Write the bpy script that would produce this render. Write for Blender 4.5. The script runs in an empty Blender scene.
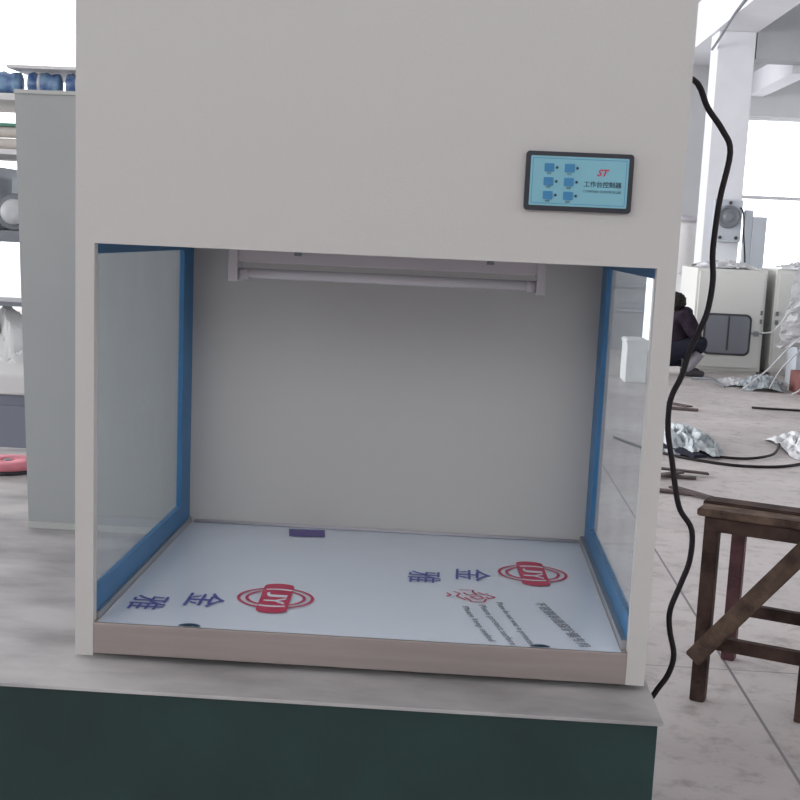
import bpy, bmesh, math, random
from mathutils import Vector, Matrix, noise
random.seed(4)
D = bpy.data
SC = bpy.context.scene
COL = SC.collection

# ------------------------------------------------------------------ materials
def nodes(name):
    m = D.materials.new(name); m.use_nodes = True
    nt = m.node_tree
    return m, nt, nt.nodes['Principled BSDF']

def mat(name, col, rough=.5, metal=0, var=0, scale=6, bump=0, bscale=60, stretch=(1, 1, 1), col2=None, spec=.5, detail=6, lo=.35, hi=.65):
    m, nt, b = nodes(name)
    b.inputs['Base Color'].default_value = (*col, 1)
    b.inputs['Roughness'].default_value = rough
    b.inputs['Metallic'].default_value = metal
    b.inputs['Specular IOR Level'].default_value = spec
    tc = nt.nodes.new('ShaderNodeTexCoord'); mp = nt.nodes.new('ShaderNodeMapping')
    mp.inputs['Scale'].default_value = stretch
    nt.links.new(tc.outputs['Object'], mp.inputs['Vector'])
    if var or col2:
        n = nt.nodes.new('ShaderNodeTexNoise'); n.inputs['Scale'].default_value = scale
        n.inputs['Detail'].default_value = detail
        r = nt.nodes.new('ShaderNodeValToRGB')
        c2 = col2 or tuple(c * (1 - var) for c in col)
        r.color_ramp.elements[0].position = lo; r.color_ramp.elements[1].position = hi
        r.color_ramp.elements[0].color = (*c2, 1); r.color_ramp.elements[1].color = (*col, 1)
        nt.links.new(mp.outputs[0], n.inputs['Vector']); nt.links.new(n.outputs['Fac'], r.inputs['Fac'])
        nt.links.new(r.outputs['Color'], b.inputs['Base Color'])
    if bump:
        n = nt.nodes.new('ShaderNodeTexNoise'); n.inputs['Scale'].default_value = bscale
        n.inputs['Detail'].default_value = 4
        bp = nt.nodes.new('ShaderNodeBump'); bp.inputs['Strength'].default_value = bump
        bp.inputs['Distance'].default_value = .01
        nt.links.new(mp.outputs[0], n.inputs['Vector']); nt.links.new(n.outputs['Fac'], bp.inputs['Height'])
        nt.links.new(bp.outputs['Normal'], b.inputs['Normal'])
    return m

def glass_mat(name, tint, refl=.16, rough=.02, haze=0, hazecol=(.6, .65, .7)):
    m, nt, b = nodes(name)
    out = nt.nodes['Material Output']; nt.nodes.remove(b)
    t = nt.nodes.new('ShaderNodeBsdfTransparent'); t.inputs[0].default_value = (*tint, 1)
    g = nt.nodes.new('ShaderNodeBsdfGlossy'); g.inputs['Roughness'].default_value = rough
    d = nt.nodes.new('ShaderNodeBsdfDiffuse'); d.inputs[0].default_value = (*hazecol, 1)
    lw = nt.nodes.new('ShaderNodeLayerWeight'); lw.inputs['Blend'].default_value = .5
    pw_ = nt.nodes.new('ShaderNodeMath'); pw_.operation = 'POWER'; pw_.inputs[1].default_value = 5
    ma = nt.nodes.new('ShaderNodeMath'); ma.operation = 'MULTIPLY_ADD'; ma.inputs[1].default_value = refl; ma.inputs[2].default_value = .03
    nt.links.new(lw.outputs['Facing'], pw_.inputs[0]); nt.links.new(pw_.outputs[0], ma.inputs[0])
    mx = nt.nodes.new('ShaderNodeMixShader'); nt.links.new(ma.outputs[0], mx.inputs[0])
    nt.links.new(t.outputs[0], mx.inputs[1]); nt.links.new(g.outputs[0], mx.inputs[2])
    m2 = nt.nodes.new('ShaderNodeMixShader')
    nt.links.new(mx.outputs[0], m2.inputs[1]); nt.links.new(d.outputs[0], m2.inputs[2])
    m2.inputs[0].default_value = haze
    if haze:                                   # uneven pale smears over the pane
        tc = nt.nodes.new('ShaderNodeTexCoord'); mp = nt.nodes.new('ShaderNodeMapping')
        mp.inputs['Scale'].default_value = (1, 5, 1.3)
        n = nt.nodes.new('ShaderNodeTexNoise'); n.inputs['Scale'].default_value = 2.2; n.inputs['Detail'].default_value = 5
        mr = nt.nodes.new('ShaderNodeMapRange')
        mr.inputs['From Min'].default_value = .35; mr.inputs['From Max'].default_value = .75
        mr.inputs['To Min'].default_value = haze * .5; mr.inputs['To Max'].default_value = haze * 1.9
        nt.links.new(tc.outputs['Object'], mp.inputs[0]); nt.links.new(mp.outputs[0], n.inputs['Vector'])
        nt.links.new(n.outputs['Fac'], mr.inputs['Value']); nt.links.new(mr.outputs[0], m2.inputs[0])
    nt.links.new(m2.outputs[0], out.inputs['Surface'])
    return m

M = dict(
    enamel=mat('enamel', (.535, .505, .485), .42, bump=.05, bscale=220, spec=.4),
    enamel_shade=mat('enamel_shade', (.50, .475, .455), .4, spec=.4),  # same paint as the housing, interior shade darkened into the colour
    steel=mat('stainless', (.40, .34, .32), .45, .6, var=.12, scale=9, stretch=(.4, 3, 6)),
    film=mat('film', (.70, .755, .84), .2, .0, spec=1),
    lip=mat('lip', (.42, .42, .43), .35, .7),
    blue=mat('blue_trim', (.024, .15, .33), .38, var=.12, scale=14),
    glass=glass_mat('pane_glass', (.95, .97, .975), .45, .03, .06),
    rubber=mat('rubber', (.03, .03, .03), .7),
    bezel=mat('bezel', (.012, .013, .02), .4),
    membrane=mat('membrane', (.20, .44, .52), .4),
    button=mat('button', (.03, .19, .38), .4),
    ink=mat('ink', (.01, .04, .07), .5),
    white=mat('white_paint', (.50, .465, .495), .4),
    tube=mat('tube_glass', (.60, .57, .60), .2),
    redink=mat('red_ink', (.52, .03, .09), .45),
    blueink=mat('blue_ink', (.075, .085, .34), .45),
    greyink=mat('grey_ink', (.16, .17, .20), .5),
    purple=mat('purple_tape', (.10, .07, .27), .45),
    green=mat('green_paint', (.010, .036, .033), .45, var=.3, scale=8),
    tabletop=mat('worktop_paint', (.50, .475, .465), .55, col2=(.235, .218, .215), scale=5, stretch=(.8, 1.5, 1), bump=.15, bscale=30, detail=9, lo=.3, hi=.62),
    greysheet=mat('grey_sheet', (.38, .39, .385), .42, var=.06, scale=3),
    flange=mat('flange', (.48, .48, .46), .45),
    wood=mat('stool_wood', (.085, .052, .041), .75, col2=(.026, .015, .013), scale=9, bump=.5, bscale=50, detail=9, spec=.2),
    woodlight=mat('bare_wood', (.16, .108, .08), .8, col2=(.06, .037, .029), scale=14, bump=.5, bscale=70, detail=9, spec=.2),
    redwood=mat('red_wood', (.13, .05, .055), .7, col2=(.06, .022, .025), scale=10, bump=.4, detail=8),
    cord=mat('cord_rubber', (.018, .014, .016), .5, spec=.15),
    wall=mat('hall_wall', (.62, .62, .63), .8, var=.06, scale=2),
    shadewall=mat('shaded_wall', (.40, .41, .43), .8, var=.12, scale=2),  # darker copy of the wall paint, shade put into the colour
    concrete=mat('white_concrete', (.74, .74, .77), .8, var=.05, scale=3),
    ceil=mat('ceiling_paint', (.66, .66, .67), .85, var=.06, scale=2),
    cabinet=mat('cabinet_paint', (.66, .655, .62), .45),
    darkglass=mat('dark_glass', (.20, .21, .24), .15, spec=.8),
    gasket=mat('gasket', (.05, .05, .055), .6),
    chrome=mat('latch_metal', (.35, .35, .35), .35, .8),
    machine=mat('machine_grey', (.47, .50, .54), .5),
    cast=mat('cast_grey', (.20, .21, .23), .5, .3),
    plastic=mat('plastic_wrap', (.58, .58, .59), .35, var=.12, scale=12, spec=.8),
    bluegreen=mat('sheet_wrap', (.34, .38, .40), .3, var=.35, scale=9, spec=.8),
    bluewrap=mat('blue_wrap', (.03, .08, .24), .35, col2=(.22, .36, .52), scale=22, spec=.8),
    pinkdisc=mat('pink_abrasive', (.62, .20, .24), .85, var=.12, scale=40),
    blackfoam=mat('black_foam', (.05, .045, .05), .9, var=.3, scale=40),
    brown=mat('scrap_brown', (.10, .07, .065), .8, var=.4, scale=20),
    box=mat('red_brown_box', (.23, .09, .08), .8, var=.3, scale=8),
    sack=mat('white_sack', (.78, .78, .77), .8, var=.08, scale=8),
    pale=mat('pale_board', (.72, .70, .69), .7, var=.05, scale=5),
    cream=mat('cream_tube', (.66, .60, .55), .6),
    greenband=mat('green_band', (.10, .28, .20), .6),
    bluegrey=mat('bluegrey_box', (.20, .21, .26), .55),
    jacket=mat('jacket', (.030, .021, .033), .85, var=.35, scale=14, bump=.4, bscale=25, spec=.1),
    trousers=mat('trousers', (.02, .022, .035), .85, spec=.15, var=.3, scale=14),
    sock=mat('grey_sock', (.27, .26, .28), .9),
    shoe=mat('shoe', (.03, .025, .03), .6),
    hair=mat('hair', (.02, .015, .015), .6, spec=.15),
    skin=mat('skin', (.50, .30, .22), .55),
    frame=mat('window_frame', (.70, .71, .72), .6),
)

def floor_mat():
    m, nt, b = nodes('floor_concrete')
    b.inputs['Roughness'].default_value = .6
    tc = nt.nodes.new('ShaderNodeTexCoord')
    L = nt.links.new
    n1 = nt.nodes.new('ShaderNodeTexNoise'); n1.inputs['Scale'].default_value = 1.1; n1.inputs['Detail'].default_value = 8
    n2 = nt.nodes.new('ShaderNodeTexNoise'); n2.inputs['Scale'].default_value = 9; n2.inputs['Detail'].default_value = 10
    n2.inputs['Roughness'].default_value = .7
    L(tc.outputs['Object'], n1.inputs['Vector']); L(tc.outputs['Object'], n2.inputs['Vector'])
    r1 = nt.nodes.new('ShaderNodeValToRGB'); r1.color_ramp.elements[0].position = .33; r1.color_ramp.elements[1].position = .62
    r1.color_ramp.elements[0].color = (.395, .355, .345, 1); r1.color_ramp.elements[1].color = (.545, .50, .485, 1)
    r2 = nt.nodes.new('ShaderNodeValToRGB'); r2.color_ramp.elements[0].position = .30; r2.color_ramp.elements[1].position = .5
    r2.color_ramp.elements[0].color = (.62, .60, .59, 1); r2.color_ramp.elements[1].color = (1, 1, 1, 1)
    L(n1.outputs['Fac'], r1.inputs['Fac']); L(n2.outputs['Fac'], r2.inputs['Fac'])
    mx = nt.nodes.new('ShaderNodeMixRGB'); mx.blend_type = 'MULTIPLY'; mx.inputs[0].default_value = 1
    L(r1.outputs[0], mx.inputs[1]); L(r2.outputs[0], mx.inputs[2])
    # saw-cut joints of the concrete slabs
    sx = nt.nodes.new('ShaderNodeSeparateXYZ'); L(tc.outputs['Object'], sx.inputs[0])
    last = mx.outputs[0]
    for ax, off, per in ((0, 1.135, 3.0), (1, 2.245, 4.5)):
        a = nt.nodes.new('ShaderNodeMath'); a.operation = 'SUBTRACT'; a.inputs[1].default_value = off - per / 2
        L(sx.outputs[ax], a.inputs[0])
        mo = nt.nodes.new('ShaderNodeMath'); mo.operation = 'FLOORED_MODULO'; mo.inputs[1].default_value = per
        L(a.outputs[0], mo.inputs[0])
        s = nt.nodes.new('ShaderNodeMath'); s.operation = 'SUBTRACT'; s.inputs[1].default_value = per / 2
        L(mo.outputs[0], s.inputs[0])
        ab = nt.nodes.new('ShaderNodeMath'); ab.operation = 'ABSOLUTE'; L(s.outputs[0], ab.inputs[0])
        lt = nt.nodes.new('ShaderNodeMath'); lt.operation = 'LESS_THAN'; lt.inputs[1].default_value = .005 if ax == 0 else .0025
        L(ab.outputs[0], lt.inputs[0])
        m3 = nt.nodes.new('ShaderNodeMixRGB'); m3.inputs[2].default_value = (.17, .16, .165, 1)
        L(lt.outputs[0], m3.inputs[0]); L(last, m3.inputs[1]); last = m3.outputs[0]
    L(last, b.inputs['Base Color'])
    bp = nt.nodes.new('ShaderNodeBump'); bp.inputs['Strength'].default_value = .3; bp.inputs['Distance'].default_value = .01
    L(n2.outputs['Fac'], bp.inputs['Height']); L(bp.outputs[0], b.inputs['Normal'])
    return m
M['floor'] = floor_mat()

# ------------------------------------------------------------------ helpers
def bx(bm, x0, y0, z0, x1, y1, z1, bev=0, mi=0):
    vs = [bm.verts.new(p) for p in ((x0, y0, z0), (x1, y0, z0), (x1, y1, z0), (x0, y1, z0), (x0, y0, z1), (x1, y0, z1), (x1, y1, z1), (x0, y1, z1))]
    fs = [bm.faces.new([vs[i] for i in q]) for q in ((0, 3, 2, 1), (4, 5, 6, 7), (0, 1, 5, 4), (1, 2, 6, 5), (2, 3, 7, 6), (3, 0, 4, 7))]
    for f in fs: f.material_index = mi
    if bev:
        es = list({e for f in fs for e in f.edges})
        bmesh.ops.bevel(bm, geom=es, offset=bev, segments=2, affect='EDGES', profile=.5)
    return vs

def bar(bm, a, b, w, t, up=(0, 0, 1), bev=0):
    """rectangular bar from a to b, w wide (sideways) and t thick (along up)"""
    a, b, up = Vector(a), Vector(b), Vector(up)
    d = (b - a).normalized(); s = d.cross(up).normalized(); u = s.cross(d).normalized()
    vs = []
    for p in (a, b):
        for i, j in ((-1, -1), (1, -1), (1, 1), (-1, 1)):
            vs.append(bm.verts.new(p + s * (i * w / 2) + u * (j * t / 2)))
    fs = [bm.faces.new([vs[i] for i in q]) for q in ((0, 3, 2, 1), (4, 5, 6, 7), (0, 1, 5, 4), (1, 2, 6, 5), (2, 3, 7, 6), (3, 0, 4, 7))]
    if bev:
        bmesh.ops.bevel(bm, geom=list({e for f in fs for e in f.edges}), offset=bev, segments=2, affect='EDGES')

def smooth_path(pts, n=6):
    pts = [Vector(p) for p in pts]; out = []
    P = [pts[0]] + pts + [pts[-1]]
    for i in range(1, len(P) - 2):
        for k in range(n):
            t = k / n; p0, p1, p2, p3 = P[i - 1], P[i], P[i + 1], P[i + 2]
            out.append(.5 * ((2 * p1) + (p2 - p0) * t + (2 * p0 - 5 * p1 + 4 * p2 - p3) * t * t + (3 * p1 - p0 - 3 * p2 + p3) * t ** 3))
    out.append(pts[-1]); return out

def tube(bm, pts, r, n=10, caps=True):
    pts = [Vector(p) for p in pts]; rings = []; side = None
    rad = r if isinstance(r, (list, tuple)) else [r] * len(pts)
    for i, p in enumerate(pts):
        d = (pts[min(i + 1, len(pts) - 1)] - pts[max(i - 1, 0)]).normalized()
        if side is None:
            side = d.cross(Vector((0, 0, 1)));
            if side.length < .05: side = d.cross(Vector((0, 1, 0)))
        side = (side - d * side.dot(d)).normalized(); up = d.cross(side)
        rings.append([bm.verts.new(p + (side * math.cos(a) + up * math.sin(a)) * rad[i]) for a in (2 * math.pi * k / n for k in range(n))])
    for A, B in zip(rings, rings[1:]):
        for k in range(n): bm.faces.new((A[k], A[(k + 1) % n], B[(k + 1) % n], B[k])).smooth = True
    if caps:
        bm.faces.new(rings[0][::-1]); bm.faces.new(rings[-1])

def lathe(bm, prof, c, axis='Z', n=32):
    """prof: list of (radius, height)"""
    c = Vector(c); rings = []
    def P(r, h, a):
        x, y = r * math.cos(a), r * math.sin(a)
        return c + (Vector((x, y, h)) if axis == 'Z' else Vector((x, -h, y)) if axis == 'Y' else Vector((h, x, y)))
    for r, h in prof: rings.append([bm.verts.new(P(max(r, 1e-4), h, 2 * math.pi * k / n)) for k in range(n)])
    for A, B in zip(rings, rings[1:]):
        for k in range(n): bm.faces.new((A[k], A[(k + 1) % n], B[(k + 1) % n], B[k])).smooth = True
    bm.faces.new(rings[0][::-1]); bm.faces.new(rings[-1])

def obj(name, bm, m, parent=None, mods=None):
    me = D.meshes.new(name)
    bmesh.ops.recalc_face_normals(bm, faces=bm.faces)
    bm.to_mesh(me); bm.free()
    for q in (m if isinstance(m, (list, tuple)) else [m]): me.materials.append(M[q] if isinstance(q, str) else q)
    o = D.objects.new(name, me); COL.objects.link(o)
    if parent: o.parent = parent; o.matrix_parent_inverse = Matrix.Translation(-wloc(parent))
    return o

def wloc(o):
    v = Vector(o.location)
    p = o.parent
    # parts carry world coordinates in their mesh; only the root Empty has a location
    return v if not p else Vector((0, 0, 0))

def box(name, m, dims, parent=None, bev=0):
    bm = bmesh.new(); bx(bm, *dims, bev=bev); return obj(name, bm, m, parent)

def thing(name, label, cat, loc=(0, 0, 0), group=None):
    o = D.objects.new(name, None); o.empty_display_size = .1; COL.objects.link(o); o.location = loc
    return tag(o, label, cat, group)

def tag(o, label, cat, group=None, kind=None):
    o['label'] = label; o['category'] = cat
    if group: o['group'] = group
    if kind: o['kind'] = kind
    return o

def part(name, bm, m, parent, label=None):
    o = obj(name, bm, m, parent)
    if label: o['label'] = label
    return o

def struct(name, bm, m):
    o = obj(name, bm, m); o['kind'] = 'structure'; return o

def text_into(bm, body, size, mx, extrude=.0001, sx=1, shear=0, bold=0, align='LEFT'):
    cu = D.curves.new('t', 'FONT'); cu.body = body; cu.size = size; cu.extrude = extrude; cu.shear = shear; cu.offset = bold
    cu.align_x = align; cu.resolution_u = 3
    o = D.objects.new('t', cu); COL.objects.link(o)
    dg = bpy.context.evaluated_depsgraph_get(); ev = o.evaluated_get(dg); me = ev.to_mesh()
    base = len(bm.verts)
    vs = [bm.verts.new(mx @ Vector((v.co.x * sx, v.co.y, v.co.z))) for v in me.vertices]
    for p in me.polygons:
        try: bm.faces.new([vs[i] for i in p.vertices])
        except ValueError: pass
    ev.to_mesh_clear(); D.objects.remove(o); D.curves.remove(cu)

def frame4(origin, ex, ey):
    ex, ey = Vector(ex), Vector(ey); ez = ex.cross(ey).normalized()
    m = Matrix((ex, ey, ez)).transposed().to_4x4(); m.translation = Vector(origin); return m

# ------------------------------------------------------------------ hall (setting)
XL, XR, YF, YB, H = -10.0, 9.0, -7.0, 17.0, 5.8
bm = bmesh.new(); bx(bm, XL, YF, -.1, XR, YB, 0); struct('floor', bm, 'floor')
bm = bmesh.new(); bx(bm, XL, YF, H, XR, YB, H + .15); struct('ceiling', bm, 'ceil')

def wall_with_holes(name, axis, pos, thick, lo, hi, zlo, zhi, holes, m):
    """wall in the XZ plane (axis 'Y') or the YZ plane (axis 'X'), pierced by rectangular openings"""
    us = sorted({lo, hi, *[h[0] for h in holes], *[h[1] for h in holes]})
    zs = sorted({zlo, zhi, *[h[2] for h in holes], *[h[3] for h in holes]})
    bm = bmesh.new()
    for u0, u1 in zip(us, us[1:]):
        run = None
        for z0, z1 in zip(zs, zs[1:]):
            uc, zc = (u0 + u1) / 2, (z0 + z1) / 2
            if any(h[0] < uc < h[1] and h[2] < zc < h[3] for h in holes): continue
            if axis == 'Y': bx(bm, u0, pos, z0, u1, pos + thick, z1)
            else: bx(bm, pos, u0, z0, pos + thick, u1, z1)
    bmesh.ops.remove_doubles(bm, verts=bm.verts, dist=1e-4)
    return struct(name, bm, m)

back_holes = [(-9.7, -4.6, .9, 5.7), (-4.2, .4, 1.0, 5.6), (2.94, 3.62, .0, 1.70), (4.20, 8.6, 1.05, 3.42)]
wall_with_holes('wall_back', 'Y', YB, .25, XL, XR, 0, H, back_holes, 'wall')
left_holes = [(YF + .6 + k * 3.95, YF + .6 + k * 3.95 + 3.3, .8, 5.5) for k in range(6)]
wall_with_holes('wall_left', 'X', XL - .25, .25, YF, YB, 0, H, left_holes, 'wall')
right_holes = [(YF + .6 + k * 3.95, YF + .6 + k * 3.95 + 2.6, 1.2, 3.6) for k in range(6)]
wall_with_holes('wall_right', 'X', XR, .25, YF, YB, 0, H, right_holes, 'wall')
front_holes = [(XL + .5, -2.6, 2.9, 4.9), (-2.0, 3.2, 2.9, 4.9), (3.9, 8.4, 2.9, 4.9)]  # unseen openings, set high so the front light falls from above
wall_with_holes('wall_front', 'Y', YF - .25, .25, XL, XR, 0, H, front_holes, 'wall')
# window frames with mullions in the openings of the back wall
def window(n, x0, x1, z0, z1, cols, rows):
    bm = bmesh.new(); t = .05
    y0, y1 = YB + .08, YB + .14
    bx(bm, x0, y0, z0, x1, y1, z0 + t); bx(bm, x0, y0, z1 - t, x1, y1, z1)
    for i in range(cols + 1):
        x = x0 + (x1 - x0 - t) * i / cols; bx(bm, x, y0, z0, x + t, y1, z1)
    for j in range(1, rows):
        z = z0 + (z1 - z0) * j / rows; bx(bm, x0, y0, z - t / 2, x1, y1, z + t / 2)
    return struct(f'window_{n}', bm, 'frame')
window(1, -9.7, -4.6, .9, 5.7, 2, 1)
window(2, -4.2, .4, 1.0, 5.6, 2, 1)
window(3, 4.20, 8.6, 1.05, 3.42, 2, 2)
bm = bmesh.new()
bx(bm, 2.90, YB - .02, 0, 2.94, YB + .2, 1.74); bx(bm, 3.62, YB - .02, 0, 3.66, YB + .2, 1.74); bx(bm, 2.94, YB - .02, 1.70, 3.62, YB + .2, 1.74)
struct('door_1', bm, 'frame')
# columns and beams of the concrete frame
bm = bmesh.new(); bx(bm, 3.20, 14.0, 0, 3.665, 14.45, 4.12, bev=.012); struct('trim_1', bm, 'concrete')
bm = bmesh.new(); bx(bm, 3.16, YF, 4.12, 3.68, YB, 4.70); struct('trim_2', bm, 'concrete')
bm = bmesh.new(); bx(bm, 3.68, 14.02, 3.80, XR, 14.42, H); struct('trim_3', bm, 'shadewall')  # shaded beam face, the shade carried by its darker colour
bm = bmesh.new(); bx(bm, 4.25, 14.42, 3.70, 4.50, YB, 4.0); struct('trim_4', bm, 'concrete')
bm = bmesh.new(); bx(bm, 2.35, 15.9, 0, 2.74, 16.5, 4.2); bx(bm, -2.0, 15.9, 4.2, 3.1, 16.4, 4.6); struct('trim_5', bm, 'concrete')
# partition behind the bench, shade painted in as a darker grey, seen through its right-hand pane
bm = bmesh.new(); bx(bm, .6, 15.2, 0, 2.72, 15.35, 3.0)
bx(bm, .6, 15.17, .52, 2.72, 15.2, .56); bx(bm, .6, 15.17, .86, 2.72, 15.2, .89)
struct('wall_partition', bm, 'shadewall')

# conduit running up the column and along the beam
bm = bmesh.new()
tube(bm, smooth_path([(3.142, 14.05, 3.9), (3.142, 13.6, 3.98), (3.142, 12.6, 4.16), (3.142, 11.4, 4.22), (3.142, 9.0, 4.25), (3.142, 5.0, 4.25)], 4), .018, 6)
tag(obj('conduit_pipe', bm, 'cast'), 'thin grey conduit bending off the white column up along the ceiling beam', 'pipe')

# ------------------------------------------------------------------ work table
T = .75
tb = thing('work_table', 'long work table with mottled grey top and dark green front edge under the bench', 'table', (-.5, .8, 0))
bm = bmesh.new()
bx(bm, -1.75, -.12, T - .006, .462, 1.73, T, bev=.001)
part('tabletop', bm, 'tabletop', tb)
bm = bmesh.new()
bx(bm, -1.74, -.112, .55, .455, -.07, T - .006); bx(bm, -1.74, 1.68, .55, .455, 1.72, T - .006)
bx(bm, -1.74, -.07, .55, -1.70, 1.68, T - .006); bx(bm, .415, -.07, .55, .455, 1.68, T - .006)
part('apron', bm, 'green', tb, 'dark green steel apron')
for x in (-1.71, .405):
    for y in (-.09, 1.66):
        bm = bmesh.new(); bx(bm, x - .03, y, 0, x + .03, y + .06, .55); part('leg', bm, 'green', tb)

# ------------------------------------------------------------------ clean bench
B = .76           # underside of the stainless base
ZB = B + .0506    # work surface
ZH = B + .6452    # underside of the front panel
WI = .421; WS = .4215; DB = .69
cb = thing('clean_bench', 'large off-white laminar flow bench with open front, blue trimmed side glass and blue control panel', 'clean bench', (0, .35, T))
bm = bmesh.new()
bx(bm, -.45, 0, ZH, .45, .018, 2.06)                   # front panel
bx(bm, -.45, .018, ZH + .03, -.432, .74, 2.06); bx(bm, .432, .018, ZH + .03, .45, .74, 2.06)
bx(bm, -.432, .722, ZH + .03, .432, .74, 2.06); bx(bm, -.45, 0, 2.06, .45, .74, 2.08)
bx(bm, -.432, .018, ZH + .03, .432, .722, ZH + .04)    # closed underside
part('upper_housing', bm, 'enamel', cb)
for s in (-1, 1):
    bm = bmesh.new()
    x0, x1 = sorted((s * .45, s * WI))
    bx(bm, x0, 0, B - (.0 if s > 0 else .004), x1, .018, ZH)
    x0, x1 = sorted((s * .45, s * .446))
    bx(bm, x0, .018, B, x1, .05, ZH)
    part('front_post', bm, 'enamel', cb)
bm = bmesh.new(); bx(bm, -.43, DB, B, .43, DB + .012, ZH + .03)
part('back_wall', bm, 'enamel_shade', cb)
bm = bmesh.new(); bx(bm, -.45, DB + .012, B, .45, .74, ZH + .03)
part('rear_casing', bm, 'enamel', cb)
bm = bmesh.new(); tube(bm, [(-.41, DB - .003, ZB + .004), (.41, DB - .003, ZB + .004)], .0035, 6)
part('sealant_bead', bm, 'white', cb)
# stainless base tray
bm = bmesh.new()
bx(bm, -WI, 0, B, WI, .004, ZB, bev=.0012)
bx(bm, -.438, .02, ZB - .004, .438, DB, ZB); bx(bm, -.438, .02, B, .438, DB, B + .003)
bx(bm, -.442, .02, B, -.438, DB, ZB + .014); bx(bm, .438, .02, B, .442, DB, ZB + .014)
bx(bm, -WI, .004, ZB - .003, WI, .02, ZB)
base = part('base_tray', bm, 'steel', cb, 'brushed stainless steel base tray')
for s in (-1, 1):
    bm = bmesh.new()
    if s < 0: bx(bm, -.437, .019, ZB, -.4165, DB, ZB + .012)
    else: bx(bm, .4125, .019, ZB, .437, DB, ZB + .015)
    part('edge_strip', bm, 'lip', cb)
for x in (-.375, .375):
    for y in (.05, .62):
        bm = bmesh.new(); lathe(bm, [(.022, 0), (.024, .002), (.02, .0095)], (x, y, T), n=20); part('foot', bm, 'rubber', cb)
# film with printing
bm = bmesh.new()
zf = ZB + .0006
NX, NY = 30, 24
grid = [[bm.verts.new((-.4155 + .827 * i / NX, .003 + .684 * j / NY, zf + .0012 * max(0, noise.noise(Vector((i * .35, j * .4, 2)))) * (0 if j in (0, NY) else 1))) for i in range(NX + 1)] for j in range(NY + 1)]
for j in range(NY):
    for i in range(NX): bm.faces.new((grid[j][i], grid[j][i + 1], grid[j + 1][i + 1], grid[j + 1][i])).smooth = True
film = part('protective_film', bm, 'film', cb, 'bluish white printed protective film on the work surface')
zt = zf + .0016
def mark(px, py):        # text frame: characters stand with their tops towards +x and read towards the front
    return frame4((px, py, zt), (0, -1, 0), (1, 0, 0))
def glyph(bm, ch, x0, x1, y0, y1, bold=.0):
    """fit one character in a rectangle: x = character height, y = character width (left at y1)"""
    t = bmesh.new(); text_into(t, ch, 1, Matrix.Identity(4), bold=bold)
    xs = [v.co.x for v in t.verts]; ys = [v.co.y for v in t.verts]
    ax, bx_, ay, by = min(xs), max(xs), min(ys), max(ys)
    mp = {}
    for v in t.verts:
        u = (v.co.x - ax) / (bx_ - ax); w = (v.co.y - ay) / (by - ay)
        mp[v] = bm.verts.new((x0 + w * (x1 - x0), y1 + u * (y0 - y1), zt + (.0002 if v.co.z > 0 else 0)))
    for f in t.faces:
        try: bm.faces.new([mp[v] for v in f.verts])
        except ValueError: pass
    t.free()
for dx, dy in ((0, 0), (.455, .247)):
    bm = bmesh.new()
    glyph(bm, '雅', -.392 + dx, -.330 + dx, .075 + dy, .150 + dy, .0)
    glyph(bm, '金', -.303 + dx, -.238 + dx, .105 + dy, .182 + dy, .0)
    part('film_lettering', bm, 'blueink', film)
    # oval emblem with a slanted band
    bm = bmesh.new(); cx, cy = -.157 + dx, .177 + dy
    def ring(a0, b0, a1, b1, n=64):
        o_, i_ = [], []
        for k in range(n):
            t = 2 * math.pi * k / n
            o_.append(bm.verts.new((cx + a0 * math.cos(t), cy + b0 * math.sin(t), zt)))
            i_.append(bm.verts.new((cx + a1 * math.cos(t), cy + b1 * math.sin(t), zt)))
        for k in range(n): bm.faces.new((o_[k], o_[(k + 1) % n], i_[(k + 1) % n], i_[k]))
    ring(.066, .060, .0605, .0545); ring(.052, .046, .0465, .0405)
    pts = []
    for k in range(13):
        t = math.pi * k / 12
        pts.append((cx - .003 + .026 * math.cos(t), cy + .068 + .016 * math.sin(t)))
    for k in range(13):
        t = math.pi + math.pi * k / 12
        pts.append((cx + .003 + .026 * math.cos(t), cy - .068 + .016 * math.sin(t)))
    bm.faces.new([bm.verts.new((x, y, zt + .0002)) for x, y in pts])
    em = part('emblem', bm, 'redink', film)
    bm = bmesh.new(); old = zt; zt = zt + .0004
    glyph(bm, 'J', cx - .018, cx + .019, cy + .004, cy + .030, .012); glyph(bm, 'Y', cx - .018, cx + .019, cy - .036, cy + .000, .012)
    for sy in (-1, 1):
        for k in range(8):
            t0, t1 = (math.pi / 2 + (k - 4) * .105, math.pi / 2 + (k - 3) * .105)
            q = [(cx + a * math.cos(t), cy + sy * b * math.sin(t), zt) for a, b, t in ((.058, .0525, t0), (.058, .0525, t1), (.052, .0455, t1), (.052, .0455, t0))]
            bm.faces.new([bm.verts.new(p) for p in q])
    zt = old
    part('emblem_lettering', bm, 'film', em)
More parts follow.
